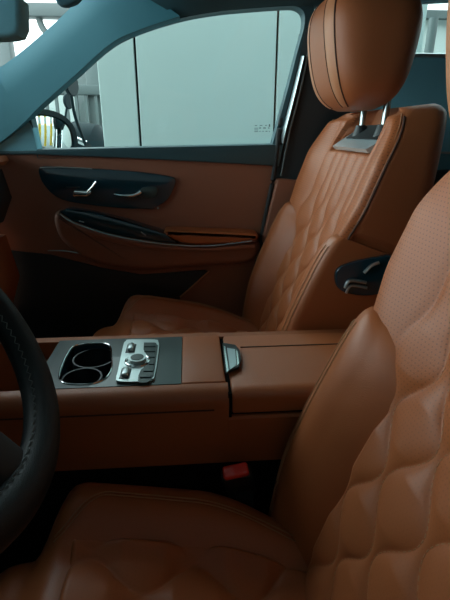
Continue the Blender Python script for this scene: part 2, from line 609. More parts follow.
# decor panel with an opening for the cups
X0, X1 = -.262, -.0225
yn, yf = YN+.030, YF-.026
cup = [(-.222, .668), (-.207, .655), (-.18, .651), (-.165, .653), (-.148, .668), (-.143, .70), (-.150, .745), (-.158, .785), (-.168, .799), (-.185, .804), (-.212, .803), (-.228, .795), (-.232, .775), (-.232, .73), (-.228, .69)]
cup = [(p.x, p.y) for p in smooth_path([Vector((a, b, 0)) for a, b in cup], 90, True)]
def ringpanel(inner, x0, x1, y0, y1, z, th):
    cx, cy = -.188, .728
    out = []
    for x, y in inner:
        dx, dy = x-cx, y-cy
        t = min(((x1-cx)/dx if dx > 1e-9 else 9e9), ((x0-cx)/dx if dx < -1e-9 else 9e9), ((y1-cy)/dy if dy > 1e-9 else 9e9), ((y0-cy)/dy if dy < -1e-9 else 9e9))
        out.append((cx+dx*t, cy+dy*t))
    for c in ((x0, y0), (x1, y0), (x1, y1), (x0, y1)):        # snap the nearest sample to each corner
        i = min(range(len(out)), key=lambda k: (out[k][0]-c[0])**2+(out[k][1]-c[1])**2)
        out[i] = c
    n = len(inner); V = []
    for L, zz in ((out, z), (inner, z), (inner, z-th), (out, z-th)):
        V += [Vector((a, b, zz))-cl for a, b in L]
    Fc = []
    for r in range(4):
        for i in range(n):
            k = (i+1) % n; s = (r+1) % 4
            Fc.append((r*n+i, r*n+k, s*n+k, s*n+i))
    return V, Fc
dp = obj('decor_panel', ringpanel(cup, X0, X1, yn, yf, ZT+.001, .008), M_['decor'], con, label='dark wood-look panel')
dp.data.set_sharp_from_angle(angle=math.radians(20))
rim = obj('cup_holder', tube([Vector((a, b, ZT+.0015))-cl for a, b in cup], .0016, 8, True), M_['chrome'], con, label='chrome rimmed double cup holder')
# tray walls and floor
n = len(cup)
ccx, ccy = -.188, .728
W = [[Vector((a, b, ZT-.004))-cl for a, b in cup], [Vector((ccx+(a-ccx)*.97, ccy+(b-ccy)*.97, ZT-.045))-cl for a, b in cup]]
V, Fc = loft(W, cap=False); Fc.append(tuple(range(n, 2*n)))
obj('cup_tray', (V, Fc), M_['gloss'], rim)
for cx, cy, r in ((-.185, .762, .036), (-.192, .690, .031)):
    V = []; Fc = []
    N = 40
    for rr, zz in ((r, ZT-.008), (r+.003, ZT-.008), (r+.003, ZT-.0449), (r-.002, ZT-.0449), (r-.0015, ZT-.012)):
        V += [Vector((cx+rr*math.cos(2*PI*k/N), cy+rr*math.sin(2*PI*k/N), zz))-cl for k in range(N)]
    for q in range(4):
        for k in range(N): Fc.append((q*N+k, q*N+(k+1) % N, (q+1)*N+(k+1) % N, (q+1)*N+k))
    obj('cup_ring', (V, Fc), M_['black'], rim)
# control panel
cpo = []
for px, py in ((119.5, 384), (116.5, 380), (118, 374), (123.5, 348), (126, 343.5), (130, 342), (155, 342), (158.5, 344.5), (159, 350), (155, 377), (152, 382), (147, 384)):
    t = (ZT-ZC)/(FW+RT*((px-225)/F)+UP*((300-py)/F)).z
    p = EYE+(FW+RT*((px-225)/F)+UP*((300-py)/F))*t
    cpo.append(Vector((p.x, p.y, ZT+.0005))-cl)
cpl = obj('control_panel', slab(smooth_path(cpo, 72, True), .005, Vector((0, 0, 1)), .0015), M_['satin'], con, label='silver control panel beside the cup holder')
def czp(px, py, dz=0.0):
    d = FW+RT*((px-225)/F)+UP*((300-py)/F)
    p = EYE+d*((ZT+.0055+dz-ZC)/d.z)
    return p-cl
dk = []
for px, py in ((144, 343), (155, 343), (158, 346), (157.5, 352), (154, 376), (150.5, 381), (146, 383), (138, 383), (138.5, 376), (141, 370), (147, 366), (149, 360), (146, 354), (143.5, 350)):
    dk.append(czp(px, py, -.0008))
obj('button_bank', slab(dk, .0012, Vector((0, 0, 1))), M_['decor'], cpl, smooth=False, label='dark bank of keys')
rows = [(144.5, 156.5, 344, 347.3), (144.8, 156.3, 348.5, 352.2), (148.5, 155.6, 353.5, 358), (149.5, 154.9, 359.5, 365), (144, 153.7, 367, 372), (140.5, 152.5, 373.5, 378)]
for a, b, c, d in rows:
    obj('key', slab([czp(a, c), czp(b, c), czp(b-.8, d), czp(a-.5, d)], .0022, Vector((0, 0, 1)), .0006), M_['decor'], cpl)
bmz = bmesh.new(); ctr = czp(137.5, 361.2); cyl(bmz, ctr+Vector((0, 0, .0035)), .0165, .009, n=40, r2=.0155)
dial = obj('dial', bmz, M_['satin'], cpl)
bmz = bmesh.new(); cyl(bmz, ctr+Vector((0, 0, .0082)), .0115, .0012, n=40)
obj('dial_face', bmz, M_['decor'], dial)
obj('dial_ring', tube([ctr+Vector((.0205*math.cos(2*PI*k/40), .0205*math.sin(2*PI*k/40), .001)) for k in range(40)], .002, 8, True), M_['chrome'], cpl)
for px, py in ((131, 348.5), (125.5, 373.5)):
    q = czp(px, py)
    box('toggle', q+Vector((0, 0, .003)), (.011, .026, .008), M_['satin'], cpl, .003, 3)
    box('toggle_slot', q+Vector((0, 0, .0)), (.017, .034, .002), M_['black'], cpl, .0008)
# leather pad between decor panel and lid
bm = bmesh.new(); bx(bm, Vector(((X1+.0515)/2, (yn+yf)/2, ZT-.004))-cl, (.0515-X1-.001, yf-yn, .012), .003, 3)
obj('leather_pad', bm, M_['tan'], con)
# armrest lid
def lidring(x, ins):
    P = []
    r = .018
    for (cy, cz_, a0, rr) in ((YN+.001+r+ins, ZT+.001-r-ins, PI, r), ):
        for k in range(9):
            a = PI - PI/2*k/8
            P.append((cy+rr*math.cos(a), cz_+rr*math.sin(a)))
    for k in range(7):
        a = PI/2 - PI/2*k/6
        P.append((YF-.033-ins+.005*math.cos(a), ZT-.004-ins+.005*math.sin(a)))
    P += [(YF-.028-ins, ZT-.030), (YN+.03, ZT-.030), (YN+.03, ZT-.042+ins), (YN+.004+ins, ZT-.042+ins)]
    return [Vector((x, y, z))-cl for y, z in P]
lid = obj('armrest_lid', loft([lidring(.0585, .004), lidring(.0595, .0012), lidring(.062, 0), lidring(.58, 0)]), M_['tan'], con)
for yy in (.765,):
    obj('seam', tube([Vector((.088+.025*k, yy, ZT+.0012))-cl for k in range(20)], .0014, 6), M_['dark_thread'], lid)
obj('seam', tube([Vector((.064+.025*k, YN+.006, ZT-.0095))-cl for k in range(20)], .0012, 6), M_['dark_thread'], lid)
lt = [czp(px, py, -.002) for px, py in ((222.5, 345), (235, 347), (239.5, 352), (241, 362), (239, 369), (226, 374.5), (225, 372))]
la = obj('latch', slab(lt, .005, Vector((0, 0, 1)), .0015), M_['black'], con, label='dark latch with silver bars')
for q, mm in (((223.5, 347, 225.3, 347, 228.6, 371.5, 226.8, 373), 'chrome'), ((227, 348.5, 235, 350, 236.5, 366, 230, 370), 'satin'), ((236, 350.5, 237.6, 352, 239, 364, 237.3, 366.5), 'chrome')):
    P = [czp(q[i], q[i+1], .0026) for i in (0, 2, 4, 6)]
    obj('latch_bar', slab(P, .0016, Vector((0, 0, 1)), .0005), M_[mm] if mm == 'chrome' else M_['silver_pl'], la)

# ------------------------------------------------------------------ seat belt buckle
bk_ = thing('seat_belt_buckle', 'dark seat belt buckle with red release button wedged beside the console', 'buckle', (.070, .598, .528))
bl = Vector((.070, .598, .528))
rb = Matrix.Rotation(math.radians(-12), 3, 'Y') @ Matrix.Rotation(math.radians(25), 3, 'X')
box('buckle_body', Vector((0, 0, .04)), (.05, .022, .085), M_['black'], bk_, .006, 3, rb)
box('release_button', rb @ Vector((.0, -.002, .046))+Vector((0, 0, .042)), (.042, .021, .014), M_['red'], bk_, .005, 3, rb, label='red release button')
box('stalk', Vector((.01, .004, -.13)), (.03, .012, .33), M_['black'], bk_, .004)

# ------------------------------------------------------------------ steering wheel
WC = Vector((-.268, .361, .953)); WR = .182
rk = math.radians(36)
wv = Vector((-math.sin(rk), 0, math.cos(rk))); wn = Vector((math.cos(rk), 0, math.sin(rk))); wy = Vector((0, 1, 0))
wheel = thing('steering_wheel', 'black leather steering wheel cut off by the picture edge, in front of the console', 'steering wheel', WC)
rings = []; N = 22
for i in range(97):
    a = 2*PI*i/96
    er = wy*math.cos(a)+wv*math.sin(a)
    bulge = 1+.10*max(0, math.cos(2*(a-.5)))**4
    rings.append([er*(WR+.0205*bulge*math.cos(2*PI*k/N)) + wn*(.0175*math.sin(2*PI*k/N)) for k in range(N)])
rm = obj('rim', loft(rings, cap=False), M_['wheel'], wheel)
zz = []
for i in range(200):
    a = 2*PI*i/200
    er = wy*math.cos(a)+wv*math.sin(a)
    zz.append(er*(WR-.0185)+wn*(.0085+(.0022 if i % 2 else -.0022)))
obj('stitching', tube(zz, .0007, 4, True), M_['steel'], rm)
hub = bmesh.new()
add(hub, loft([[(wy*(r*1.15*math.cos(2*PI*k/32))+wv*(r*math.sin(2*PI*k/32))+wn*d) for k in range(32)] for r, d in ((.03, -.03), (.062, -.02), (.07, .0), (.062, .016), (.03, .024))]))
obj('hub', hub, M_['rubber'], wheel)
for a in (0, PI, 1.5*PI):
    er = wy*math.cos(a)+wv*math.sin(a); et = wn.cross(er)
    sp = []
    for r, w in ((.05, .03), (.11, .022), (WR, .026)):
        sp.append([er*r+et*(w*math.cos(2*PI*k/16))+wn*(.010*math.sin(2*PI*k/16)-.004) for k in range(16)])
    obj('spoke', loft(sp), M_['rubber'], wheel)
obj('steering_column', tube([wn*-.02, wn*-.14, wn*-.27], [.045, .06, .06], 20), M_['rubber'], wheel)

# ------------------------------------------------------------------ passenger door
door = thing('car_door', 'passenger door with tan trim, dark oval insert and window onto the pale panels', 'car door', (0, 1.42, .3))
dl = Vector((0, 1.42, .3))
Z = Vector((0, 0, 1)); YV = Vector((0, 1, 0))
def dpoly(pts, dy=0.0):
    return [atd(a, b, dy)-dl for a, b in pts]
# main trim panel
main = [Vector(p) for p in ((-.62, 1.42, 1.06), (.268, 1.42, 1.06), (.262, 1.42, 1.0), (.225, 1.42, .78), (.17, 1.42, .50), (.12, 1.42, .30), (-.62, 1.42, .30))]
obj('door_trim', slab([p-dl for p in main], .09, YV), M_['door_tan'], door, smooth=False)
# belt pad: black rail below the glass
belt = [(-.64, 1.40, 1.066), (-.44, 1.40, 1.073), (.285, 1.40, 1.086), (.272, 1.40, 1.022), (.0, 1.40, 1.038), (-.2, 1.40, 1.048), (-.45, 1.40, 1.058), (-.64, 1.40, 1.058)]
obj('belt_rail', slab([Vector(p)-dl for p in belt], .10, YV, .006), M_['frame'], door, label='dark rail under the window')
# window frame
glass_out = [(33, 149), (30, 118), (36, 111), (75, 76.5), (110, 46), (140, 31), (180, 18.5), (215, 12), (250, 8.5), (285, 6.2), (298, 7), (304.5, 14), (304, 28), (299, 46), (289, 85), (272, 143.5)]
glass_in = smooth_path([atd(a, b) for a, b in glass_out[2:15]], 96)
glass_in = [atd(272, 146), ] + [atd(38, 150)] + [atd(30, 114)] + glass_in
def frame_ring(loop, grow, th):
    n = len(loop); cen = sum(loop, Vector())/n
    outer = []
    for i, p in enumerate(loop):
        t = (loop[(i+1) % n]-loop[i-1]); nn = Vector((t.z, 0, -t.x))
        if nn.length < 1e-6: nn = p-cen
        nn.normalize()
        if nn.dot(p-cen) < 0: nn = -nn
        q = p+nn*grow; q.y = door_y(q.z)
        outer.append(q)
    V = [p-dl for p in outer]+[p-dl for p in loop]+[p-dl+YV*th for p in loop]+[p-dl+YV*th for p in outer]
    Fc = []
    for r in range(4):
        for i in range(n):
            k = (i+1) % n; s = (r+1) % 4
            Fc.append((r*n+i, r*n+k, s*n+k, s*n+i))
    return V, Fc
obj('window_frame', frame_ring(glass_in, .026, .045), M_['frame'], door)
gl = obj('window_glass', slab([p-dl+YV*.022 for p in glass_in], .004, YV), M_['glass'], door, smooth=False)
# printed stamp in the corner of the glass
st = bmesh.new()
def mark(px, py, w, h):
    c = atd(px, py, .0215)-dl
    bx(st, c, (w, .0006, h))
for k in range(3):
    for j in range(3):
        mark(255+1.3*k, 128.2+1.7*j, .0032, .0022)
for px, w in ((260, .006), (264.5, .008), (268.7, .004)): mark(px, 128, w, .003)
for px, w in ((261, .008), (266, .005)): mark(px, 125.5, w, .002)
for px, w in ((260, .004), (263, .004), (266.5, .006), (269.3, .003)): mark(px, 131.3, w, .0022)
mark(269.5, 125.5, .004, .007); mark(256, 125.6, .007, .002)
obj('glass_stamp', st, M_['steel'], gl, smooth=False)
# sail panel at the front corner
sail = [(18, 116), (29, 111), (33, 130), (38, 152), (0, 152), (-30, 152), (-30, 150)]
obj('sail_panel', slab([at(a, b, 1.40)-dl for a, b in sail], .05, YV, .006), M_['haze_trim'], door)
# dark oval insert
ov = [(40, 167), (60, 167.2), (100, 169), (140, 172), (170, 176.5), (175.5, 180), (174, 188), (168, 199), (157, 207), (148, 209.5), (110, 207.5), (75, 203), (58, 198), (47, 189), (40, 178)]
ip = obj('insert_panel', slab(smooth_path([at(a, b, 1.408)-dl for a, b in ov], 90, True), .016, YV, .004), M_['gloss'], door, label='glossy dark insert with flare blue in its colour')
obj('trim_strip', tube([at(a, b, 1.406)-dl for a, b in ((40, 167.5), (60, 167.2), (80, 168), (92, 168.8))], .0016, 6), M_['satin'], ip)
# seat-shaped adjuster: cushion bar, backrest lever and headrest pin
sa = obj('seat_adjuster', slab([at(a, b, 1.398)-dl for a, b in ((72, 193.5), (74, 190.5), (84, 191), (91, 190.5), (91.5, 193), (87, 197), (75, 197.5), (72.5, 196))], .012, YV, .003), M_['chrome'], ip, label='chrome seat adjuster shaped like a seat')
obj('adjuster_back', tube([at(a, b, 1.397)-dl for a, b in ((87, 192), (92, 187), (96, 181.5))], .0028, 8), M_['chrome'], sa)
obj('adjuster_groove', slab([at(a, b, 1.3955)-dl for a, b in ((74, 193.5), (87, 193.8), (86, 195), (74, 194.8))], .003, YV), M_['gloss'], sa)
obj('memory_mark', tube([at(a, b, 1.406)-dl for a, b in ((66, 187), (72, 187.2), (80, 187))], .0012, 6), M_['steel'], ip)
# inner door handle: lever and recess
hb = obj('door_handle', tube(smooth_path([at(a, b, 1.396)-dl for a, b in ((114, 194), (122, 195.5), (131, 195.5), (137, 194), (141, 191.5))], 24), [.003+.003*min(1, k/12) for k in range(25)], 10), M_['chrome'], ip, label='chrome door pull lever')
obj('handle_recess', slab(smooth_path([at(a, b, 1.402)-dl for a, b in ((139, 193), (142, 188), (148, 187), (156, 187.5), (157.5, 191), (154, 197), (146, 198.5), (140, 197))], 48, True), .008, YV, .002), M_['decor'], ip, label='smoky recess behind the lever')
bmz = bmesh.new(); cyl(bmz, at(158, 208, 1.40)-dl, .003, .008, 'y', 16)
obj('lock_pin', bmz, M_['satin'], door)
# armrest: dark upper tray, chrome edge, tan pad
arm_lo = [(60, 214), (72, 222), (100, 232), (130, 239), (165, 244), (205, 246), (252, 241)]
tray = [(59, 212), (66, 209.5), (90, 213), (120, 220), (150, 229), (165, 234), (178, 243.5), (160, 242.5), (130, 238), (100, 231), (72, 221)]
ar = obj('armrest', slab([at(a, b, 1.355)-dl for a, b in ((58, 213), (75, 224), (100, 233), (130, 240), (165, 246), (205, 248), (256, 244), (256, 249), (205, 252), (160, 250.5), (120, 245), (90, 236), (70, 226), (58, 216))], .07, YV, .006), M_['door_tan'], door)
obj('armrest_tray', slab([at(a, b, 1.365)-dl for a, b in tray], .06, YV, .004), M_['gloss'], ar, label='glossy dark armrest front')
obj('armrest_pad', slab(smooth_path([at(a, b, 1.35)-dl for a, b in ((164, 232.5), (185, 231.2), (215, 232.5), (254, 234), (256, 240), (230, 244), (205, 245), (182, 243.5))], 80, True), .07, YV, .012, 4), M_['tan'], ar, label='tan padded elbow rest')
obj('chrome_strip', tube(smooth_path([at(a, b, 1.352)-dl for a, b in arm_lo], 60), .0022, 8), M_['silver_pl'], ar)
for pts in (((79, 221), (84, 222.2)), ((141, 232), (146, 235.5))):
    obj('window_switch', tube([at(a, b, 1.361)-dl for a, b in pts], .0016, 6), M_['satin'], ar)
# lower moulding and map pocket
lm = [(56, 212), (95, 228), (140, 238), (200, 243), (256, 240), (252, 262), (200, 267), (140, 271), (95, 264), (60, 240)]
obj('lower_moulding', slab(smooth_path([at(a, b, 1.378)-dl for a, b in lm], 80, True), .05, YV, .02, 4), M_['door_tan'], door)
pk = [(0, 250), (50, 255), (100, 268), (140, 275), (205, 270.5), (209, 272), (181, 297), (160, 345), (0, 345)]
mp = obj('map_pocket', slab([at(a, b, 1.412)-dl for a, b in pk], .012, YV, .002), M_['rubber'], door, label='dark map pocket')
obj('pocket_edge', tube([at(a, b, 1.405)-dl for a, b in ((209, 271), (195, 284), (180, 297))], .0025, 8), M_['thread'], mp)
obj('pocket_edge', tube(smooth_path([at(a, b, 1.405)-dl for a, b in ((48, 250.5), (65, 251), (80, 253.5), (97, 259))], 20), .0018, 8), M_['satin'], mp)
# outside skin and rear seal
obj('outer_skin', slab([Vector(p)-dl for p in ((-.60, 1.515, 1.055), (.27, 1.515, 1.055), (.24, 1.515, .8), (.13, 1.515, .22), (-.60, 1.515, .22))], .03, YV), M_['bike'], door, smooth=False)
seal = [at(a, b, 1.405)-dl for a, b in ((300, 46), (289, 88), (280, 125), (277, 150), (273, 180), (266, 215), (257, 262), (250, 300), (243, 330))]
obj('door_seal', tube(smooth_path(seal, 60), .0075, 10), M_['rubber'], door)
# door mirror on the outside
mh = []
mc = Vector((-.445, 1.62, 1.112))
mnrm = Vector((.85, -.52, -.10)).normalized()
mu = Z.cross(mnrm).normalized()               # outward along the mirror face
mv = mnrm.cross(mu)
def mo(u, v, n): return mc+mu*u+mv*v+mnrm*n-dl
prof = [(-.11, -.075), (-.118, .0), (-.112, .06), (-.08, .076), (-.02, .076), (.05, .062), (.10, .028), (.118, -.02), (.11, -.06), (.05, -.085), (-.05, -.085)]
oc = smooth_path([Vector((a, b, 0)) for a, b in prof], 66, True)
rings = [[mo((p.x+.03)*k-.03, p.y*k, nn) for p in oc] for k, nn in ((.70, -.006), (.72, .004), (.78, .007), (1.0, -.006), (1.03, -.04), (.95, -.075), (.7, -.10), (.3, -.115))]
mir = obj('door_mirror', loft(rings), M_['bike'], door, label='black outside mirror')
V = []; Fc = []
for q in range(9):
    k = .715*q/8
    for p in oc:
        u, v = (p.x+.03)*k-.03, p.y*k
        V.append(mo(u, v, .002+.006-(u*u+v*v)/2.2))
n_ = len(oc)
for q in range(8):
    for i in range(n_): Fc.append((q*n_+i, q*n_+(i+1) % n_, (q+1)*n_+(i+1) % n_, (q+1)*n_+i))
obj('mirror_glass', (V, Fc), M_['mirror'], mir, ang=180)
obj('mirror_arm', tube([mo(-.05, -.05, -.03), Vector((-.45, 1.52, 1.05))-dl], .022, 12), M_['bike'], mir)

# ------------------------------------------------------------------ car body (pillars, roof, floor pan)
car = thing('cabin_shell', 'dark pillars and roof edge with haze blue in their colour, and cabin shell around the seats', 'car body', (0, .7, .15))
kl = Vector((0, .7, .15))
def strip(left, right, th, nrm=YV):
    """solid band between two polylines"""
    n = len(left); V = []
    for a, b in zip(left, right):
        V += [a-kl, (a+b)/2-kl-nrm*.012, b-kl, b-kl+nrm*th, a-kl+nrm*th]
    Fc = []
    for i in range(n-1):
        for j in range(5):
            k = (j+1) % 5
            Fc.append((i*5+j, i*5+k, (i+1)*5+k, (i+1)*5+j))
    Fc += [tuple(range(5)), tuple(range((n-1)*5, n*5))]
    return V, Fc
inn = [(-22, 160), (18, 128), (40, 106), (75, 75), (110, 44), (140, 29.5), (180, 16)]
out = [(-80, 130), (-20, 80), (8, 62), (40, 36), (72, 6), (84, -12), (110, -34)]
A = smooth_path([atd(a, b, -.035) for a, b in inn], 48); B = smooth_path([at(a, b, 1.43) for a, b in out], 48)
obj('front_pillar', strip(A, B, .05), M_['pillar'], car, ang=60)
top_in = [(176, 17), (215, 10.5), (250, 7), (285, 4.5), (300, 5), (330, 4), (380, 2), (460, -2)]
top_out = [(110, -34), (170, -34), (220, -34), (270, -34), (320, -34), (370, -34), (420, -34), (480, -34)]
obj('roof_rail', strip([atd(a, b, -.008) for a, b in top_in], [at(a, b, 1.27) for a, b in top_out], .05), M_['frame'], car, ang=60)
# roof: curved lining with a thickness
rr = []
for i in range(13):
    x = -.25+.17*i
    row = []
    for j in range(15):
        y = -.02+1.34*j/14
        row.append(Vector((x, y, 1.455+.07*math.sin(PI*j/14)+.03*math.sin(PI*i/12)))-kl)
    rr.append(row)
V = [p for r in rr for p in r]; Fc = []
for i in range(12):
    for j in range(14):
        a = i*15+j; Fc.append((a, a+1, a+16, a+15))
nV = len(V); V += [p+Z*.03 for p in V]
Fc += [tuple(q+nV for q in f) for f in Fc]
bd = [j for j in range(15)]+[i*15+14 for i in range(1, 13)]+[12*15+j for j in range(13, -1, -1)]+[i*15 for i in range(11, 0, -1)]
for k in range(len(bd)):
    a, b = bd[k], bd[(k+1) % len(bd)]; Fc.append((a, b, b+nV, a+nV))
obj('roof_lining', (V, Fc), M_['lining'], car)
# centre pillar
bl_ = [(306, 28), (301, 50), (291, 92), (281, 130), (278, 152), (275, 180), (268, 215), (262, 250), (250, 330)]
br_ = [(352, 0), (350, 50), (350, 92), (350, 130), (350, 152), (350, 180), (350, 215), (350, 250), (350, 330)]
obj('centre_pillar', strip([atd(a, b, .0) for a, b in bl_], [atd(a, b, -.03) for a, b in br_], .08), M_['black'], car, ang=60)
lo = [at(a, b, 1.383)-kl for a, b in ((277, 180), (279.5, 179), (320, 182), (320, 238), (272, 238), (263, 243), (262.5, 240))]
obj('pillar_trim', slab(lo, .03, YV, .006, 3), M_['door_tan'], car, label='tan lower pillar trim')
obj('pillar_strip', strip([atd(a, b, -.012) for a, b in ((302, 56), (293, 92), (283, 130), (280.5, 143))], [atd(a, b, -.012) for a, b in ((304.2, 57), (296.5, 92), (287, 130), (284, 144))], .01), M_['silver_pl'], car, label='bright strip on the pillar edge')
obj('pillar_strip', tube([atd(a, b, -.018)-kl for a, b in ((309, 50), (300, 92), (290, 130), (284, 160), (281, 176))], .003, 8), M_['steel'], car)
# floor pan, far sill, firewall, driver-side body and tail closing the cabin
obj('floor_pan', slab([Vector(p)-kl for p in ((-1.2, -.05, .17), (2.0, -.05, .17), (2.0, 1.5, .17), (-1.2, 1.5, .17))], .03, Z), M_['carpet'], car, smooth=False)
obj('sill', slab([Vector(p)-kl for p in ((-.62, 1.37, .17), (.9, 1.37, .17), (.9, 1.37, .29), (-.62, 1.37, .29))], .10, YV, .01), M_['black'], car)
bm = bmesh.new(); bx(bm, Vector((-1.2, .7, .62))-kl, (.05, 1.5, .9)); obj('firewall', bm, M_['black'], car, smooth=False)
bm = bmesh.new(); bx(bm, Vector((.45, -.115, .58))-kl, (3.3, .06, .82), .02); bx(bm, Vector((.55, -.095, 1.25))-kl, (.16, .05, .54), .01); bx(bm, Vector((1.0, -.095, 1.22))-kl, (.9, .04, .54), .01)  # upper rear panel closes the window area to keep side light out
obj('driver_side_body', bm, M_['black'], car)
bm = bmesh.new(); bx(bm, Vector((2.0, .7, .62))-kl, (.05, 1.5, .95)); bx(bm, Vector((1.85, .7, 1.3))-kl, (.05, 1.4, .45)); obj('tail_panel', bm, M_['black'], car, smooth=False)

# ------------------------------------------------------------------ rear door beyond the passenger seat
rd = thing('car_door', 'dark rear door behind the passenger headrest with a high window sill', 'car door', (1.0, 1.42, .3))
rl = Vector((1.0, 1.42, .3))
rz = [at(a, b, 1.40) for a, b in ((395, 56), (465, 55))]
sillz = .5*(rz[0].z+rz[1].z)
obj('door_trim', slab([Vector(p)-rl for p in ((.47, 1.40, sillz), (1.75, 1.40, sillz), (1.75, 1.40, .3), (.40, 1.40, .3))], .09, YV, .006), M_['haze_trim'], rd)
obj('window_sill', tube([Vector((.47+.16*k, 1.397, sillz))-rl for k in range(9)], .006, 10), M_['satin'], rd, label='bright sill strip')
ztop = sillz+.16
obj('window_glass', slab([Vector(p)-rl for p in ((.47, 1.43, sillz-.01), (1.75, 1.43, sillz-.01), (1.75, 1.39, ztop), (.47, 1.39, ztop))], .004, YV), M_['glass'], rd, smooth=False)
obj('armrest', slab([Vector(p)-rl for p in ((.55, 1.36, 1.0), (1.3, 1.36, 1.03), (1.3, 1.36, .97), (.55, 1.36, .94))], .05, YV, .01), M_['black'], rd)
obj('trim_strip', tube([Vector((.5+.1*k, 1.392, 1.06))-rl for k in range(10)], .003, 8), M_['satin'], rd)

# ------------------------------------------------------------------ rear bench
rb_ = thing('rear_bench', 'dark rear bench in the shade behind the front seats', 'car seat', (1.35, .72, .2))
box('bench_cushion', (-.1, 0, .26), (.55, 1.2, .16), M_['tan_side'], rb_, .05, 4)
box('bench_backrest', (.22, 0, .56), (.18, 1.2, .62), M_['tan_side'], rb_, .05, 4, Matrix.Rotation(math.radians(18), 3, 'Y'))
box('bench_base', (-.05, 0, .09), (.5, 1.1, .2), M_['black'], rb_, .01)

# ------------------------------------------------------------------ dashboard
da = thing('dashboard', 'dark dashboard end with a tan top pad beside the passenger door', 'dashboard', (-.8, .72, .8))
al = Vector((-.8, .72, .8))
def dash(prof, y0, y1):
    return loft([[Vector((x, y, z))-al for x, z in prof] for y in (y0, y1)])
obj('dash_body', dash([(-1.15, 1.04), (-.62, 1.045), (-.535, 1.02), (-.52, .94), (-.555, .87), (-.62, .84), (-1.1, .80)], .02, 1.385), M_['black'], da, ang=40)
obj('top_pad', dash([(-.90, 1.045), (-.60, 1.058), (-.518, 1.056), (-.512, 1.043), (-.525, 1.030), (-.60, 1.025), (-.9, 1.03)], .02, 1.39), M_['tan_side'], da, ang=40, label='tan leather top pad')
obj('glove_box', dash([(-.60, .835), (-.555, .83), (-.535, .70), (-.58, .58), (-.66, .55), (-.68, .8)], .90, 1.385), M_['tan_side'], da, ang=40, label='tan glove box')
obj('lower_panel', dash([(-1.1, .80), (-.68, .80), (-.70, .55), (-1.1, .50)], .02, 1.385), M_['black'], da, ang=40)

# ------------------------------------------------------------------ interior mirror and sun visor
im = thing('rear_view_mirror', 'interior mirror with haze blue in its colour, hanging at the windscreen edge of the picture', 'mirror', (-.33, .74, 1.29))
il = Vector((-.33, .74, 1.29))
co = [(-60, -10), (14, -8), (20, -2), (21, 26), (17, 35), (8, 37), (-60, 40)]
obj('mirror_housing', slab([at(a, b, .72)-il for a, b in co], .035, YV, .008, 3), M_['haze_trim'], im)
bm = bmesh.new(); bx(bm, Vector((-.01, .03, .10)), (.03, .03, .15), .008); obj('mirror_stem', bm, M_['black'], im)
sv = thing('sun_visor', 'slate sun visor corner folded up above the windscreen', 'sun visor', (-.2, 1.1, 1.38))
vl = Vector((-.2, 1.1, 1.38))
obj('visor_pad', slab(smooth_path([at(a, b, 1.10)-vl for a, b in ((50, -40), (54, -8), (56, 2), (62, 5.5), (70, 4.5), (78, 0), (84, -12), (86, -40))], 60, True), .02, YV, .006, 3), M_['lining'], sv)

# ------------------------------------------------------------------ outside
GZ = -.12
fl = obj('floor', slab([(-9, -6, GZ), (12, -6, GZ), (12, 12, GZ), (-9, 12, GZ)], -.1, Z), M_['concrete'], smooth=False); tag(fl, 'grey concrete ground of the parking bay', 'floor', kind='structure')
# pale panel wall with two dark joints
WY = 2.6
xs = [at(100, 110, WY).x, at(138.5, 110, WY).x, at(275, 110, WY).x, 1.25]
bm = bmesh.new()
for i in range(3):
    bx(bm, ((xs[i]+xs[i+1])/2, WY+.06, 1.25), (xs[i+1]-xs[i]-.012, .12, 2.74), .004)
bx(bm, ((xs[0]+xs[3])/2, WY+.08, 1.25), (xs[3]-xs[0]-.05, .07, 2.6))
w1 = obj('wall_right', bm, M_['panelwall'], smooth=False); tag(w1, 'pale grey-green panels with dark joints outside the passenger window', 'wall', kind='structure')
obj('joint', slab([(xs[1]-.006, WY+.03, GZ), (xs[1]+.006, WY+.03, GZ), (xs[1]+.006, WY+.03, 2.6), (xs[1]-.006, WY+.03, 2.6)], .02, YV), M_['gap'], w1, smooth=False)
obj('joint', slab([(xs[2]-.006, WY+.03, GZ), (xs[2]+.006, WY+.03, GZ), (xs[2]+.006, WY+.03, 2.6), (xs[2]-.006, WY+.03, 2.6)], .02, YV), M_['gap'], w1, smooth=False)
# low pale wall seen through the rear window, with coping, and a steel post before it
zc_ = at(430, 12, 3.6).z; zb_ = at(430, 20, 3.6).z
bm = bmesh.new(); bx(bm, (3.6, 3.66, (GZ+zb_)/2), (4.4, .12, zb_-GZ))
w2 = obj('wall_back', bm, M_['white'], smooth=False); tag(w2, 'low white wall beyond the rear window', 'wall', kind='structure')
bm = bmesh.new(); bx(bm, (3.6, 3.64, (zc_+zb_)/2), (4.4, .2, zc_-zb_)); cp = obj('coping', bm, M_['steel'], w2, smooth=False)
pp = thing('steel_post', 'leaning grey steel post before the low white wall behind the headrest', 'post', (at(428, 50, 3.3).x, 3.3, GZ))
p0, p1 = at(427.5, 60, 3.3), at(434, 18, 3.3)
dirp = (p1-p0)/(p1.z-p0.z); base = p0+dirp*(GZ-p0.z)
pp.location = base
obj('shaft', tube([Vector((0, 0, 0)), dirp*(p1.z-GZ)], .03, 16), M_['steel'], pp)
bm = bmesh.new(); bx(bm, Vector((0, 0, .01)), (.16, .16, .02), .004); obj('foot_plate', bm, M_['steel'], pp)
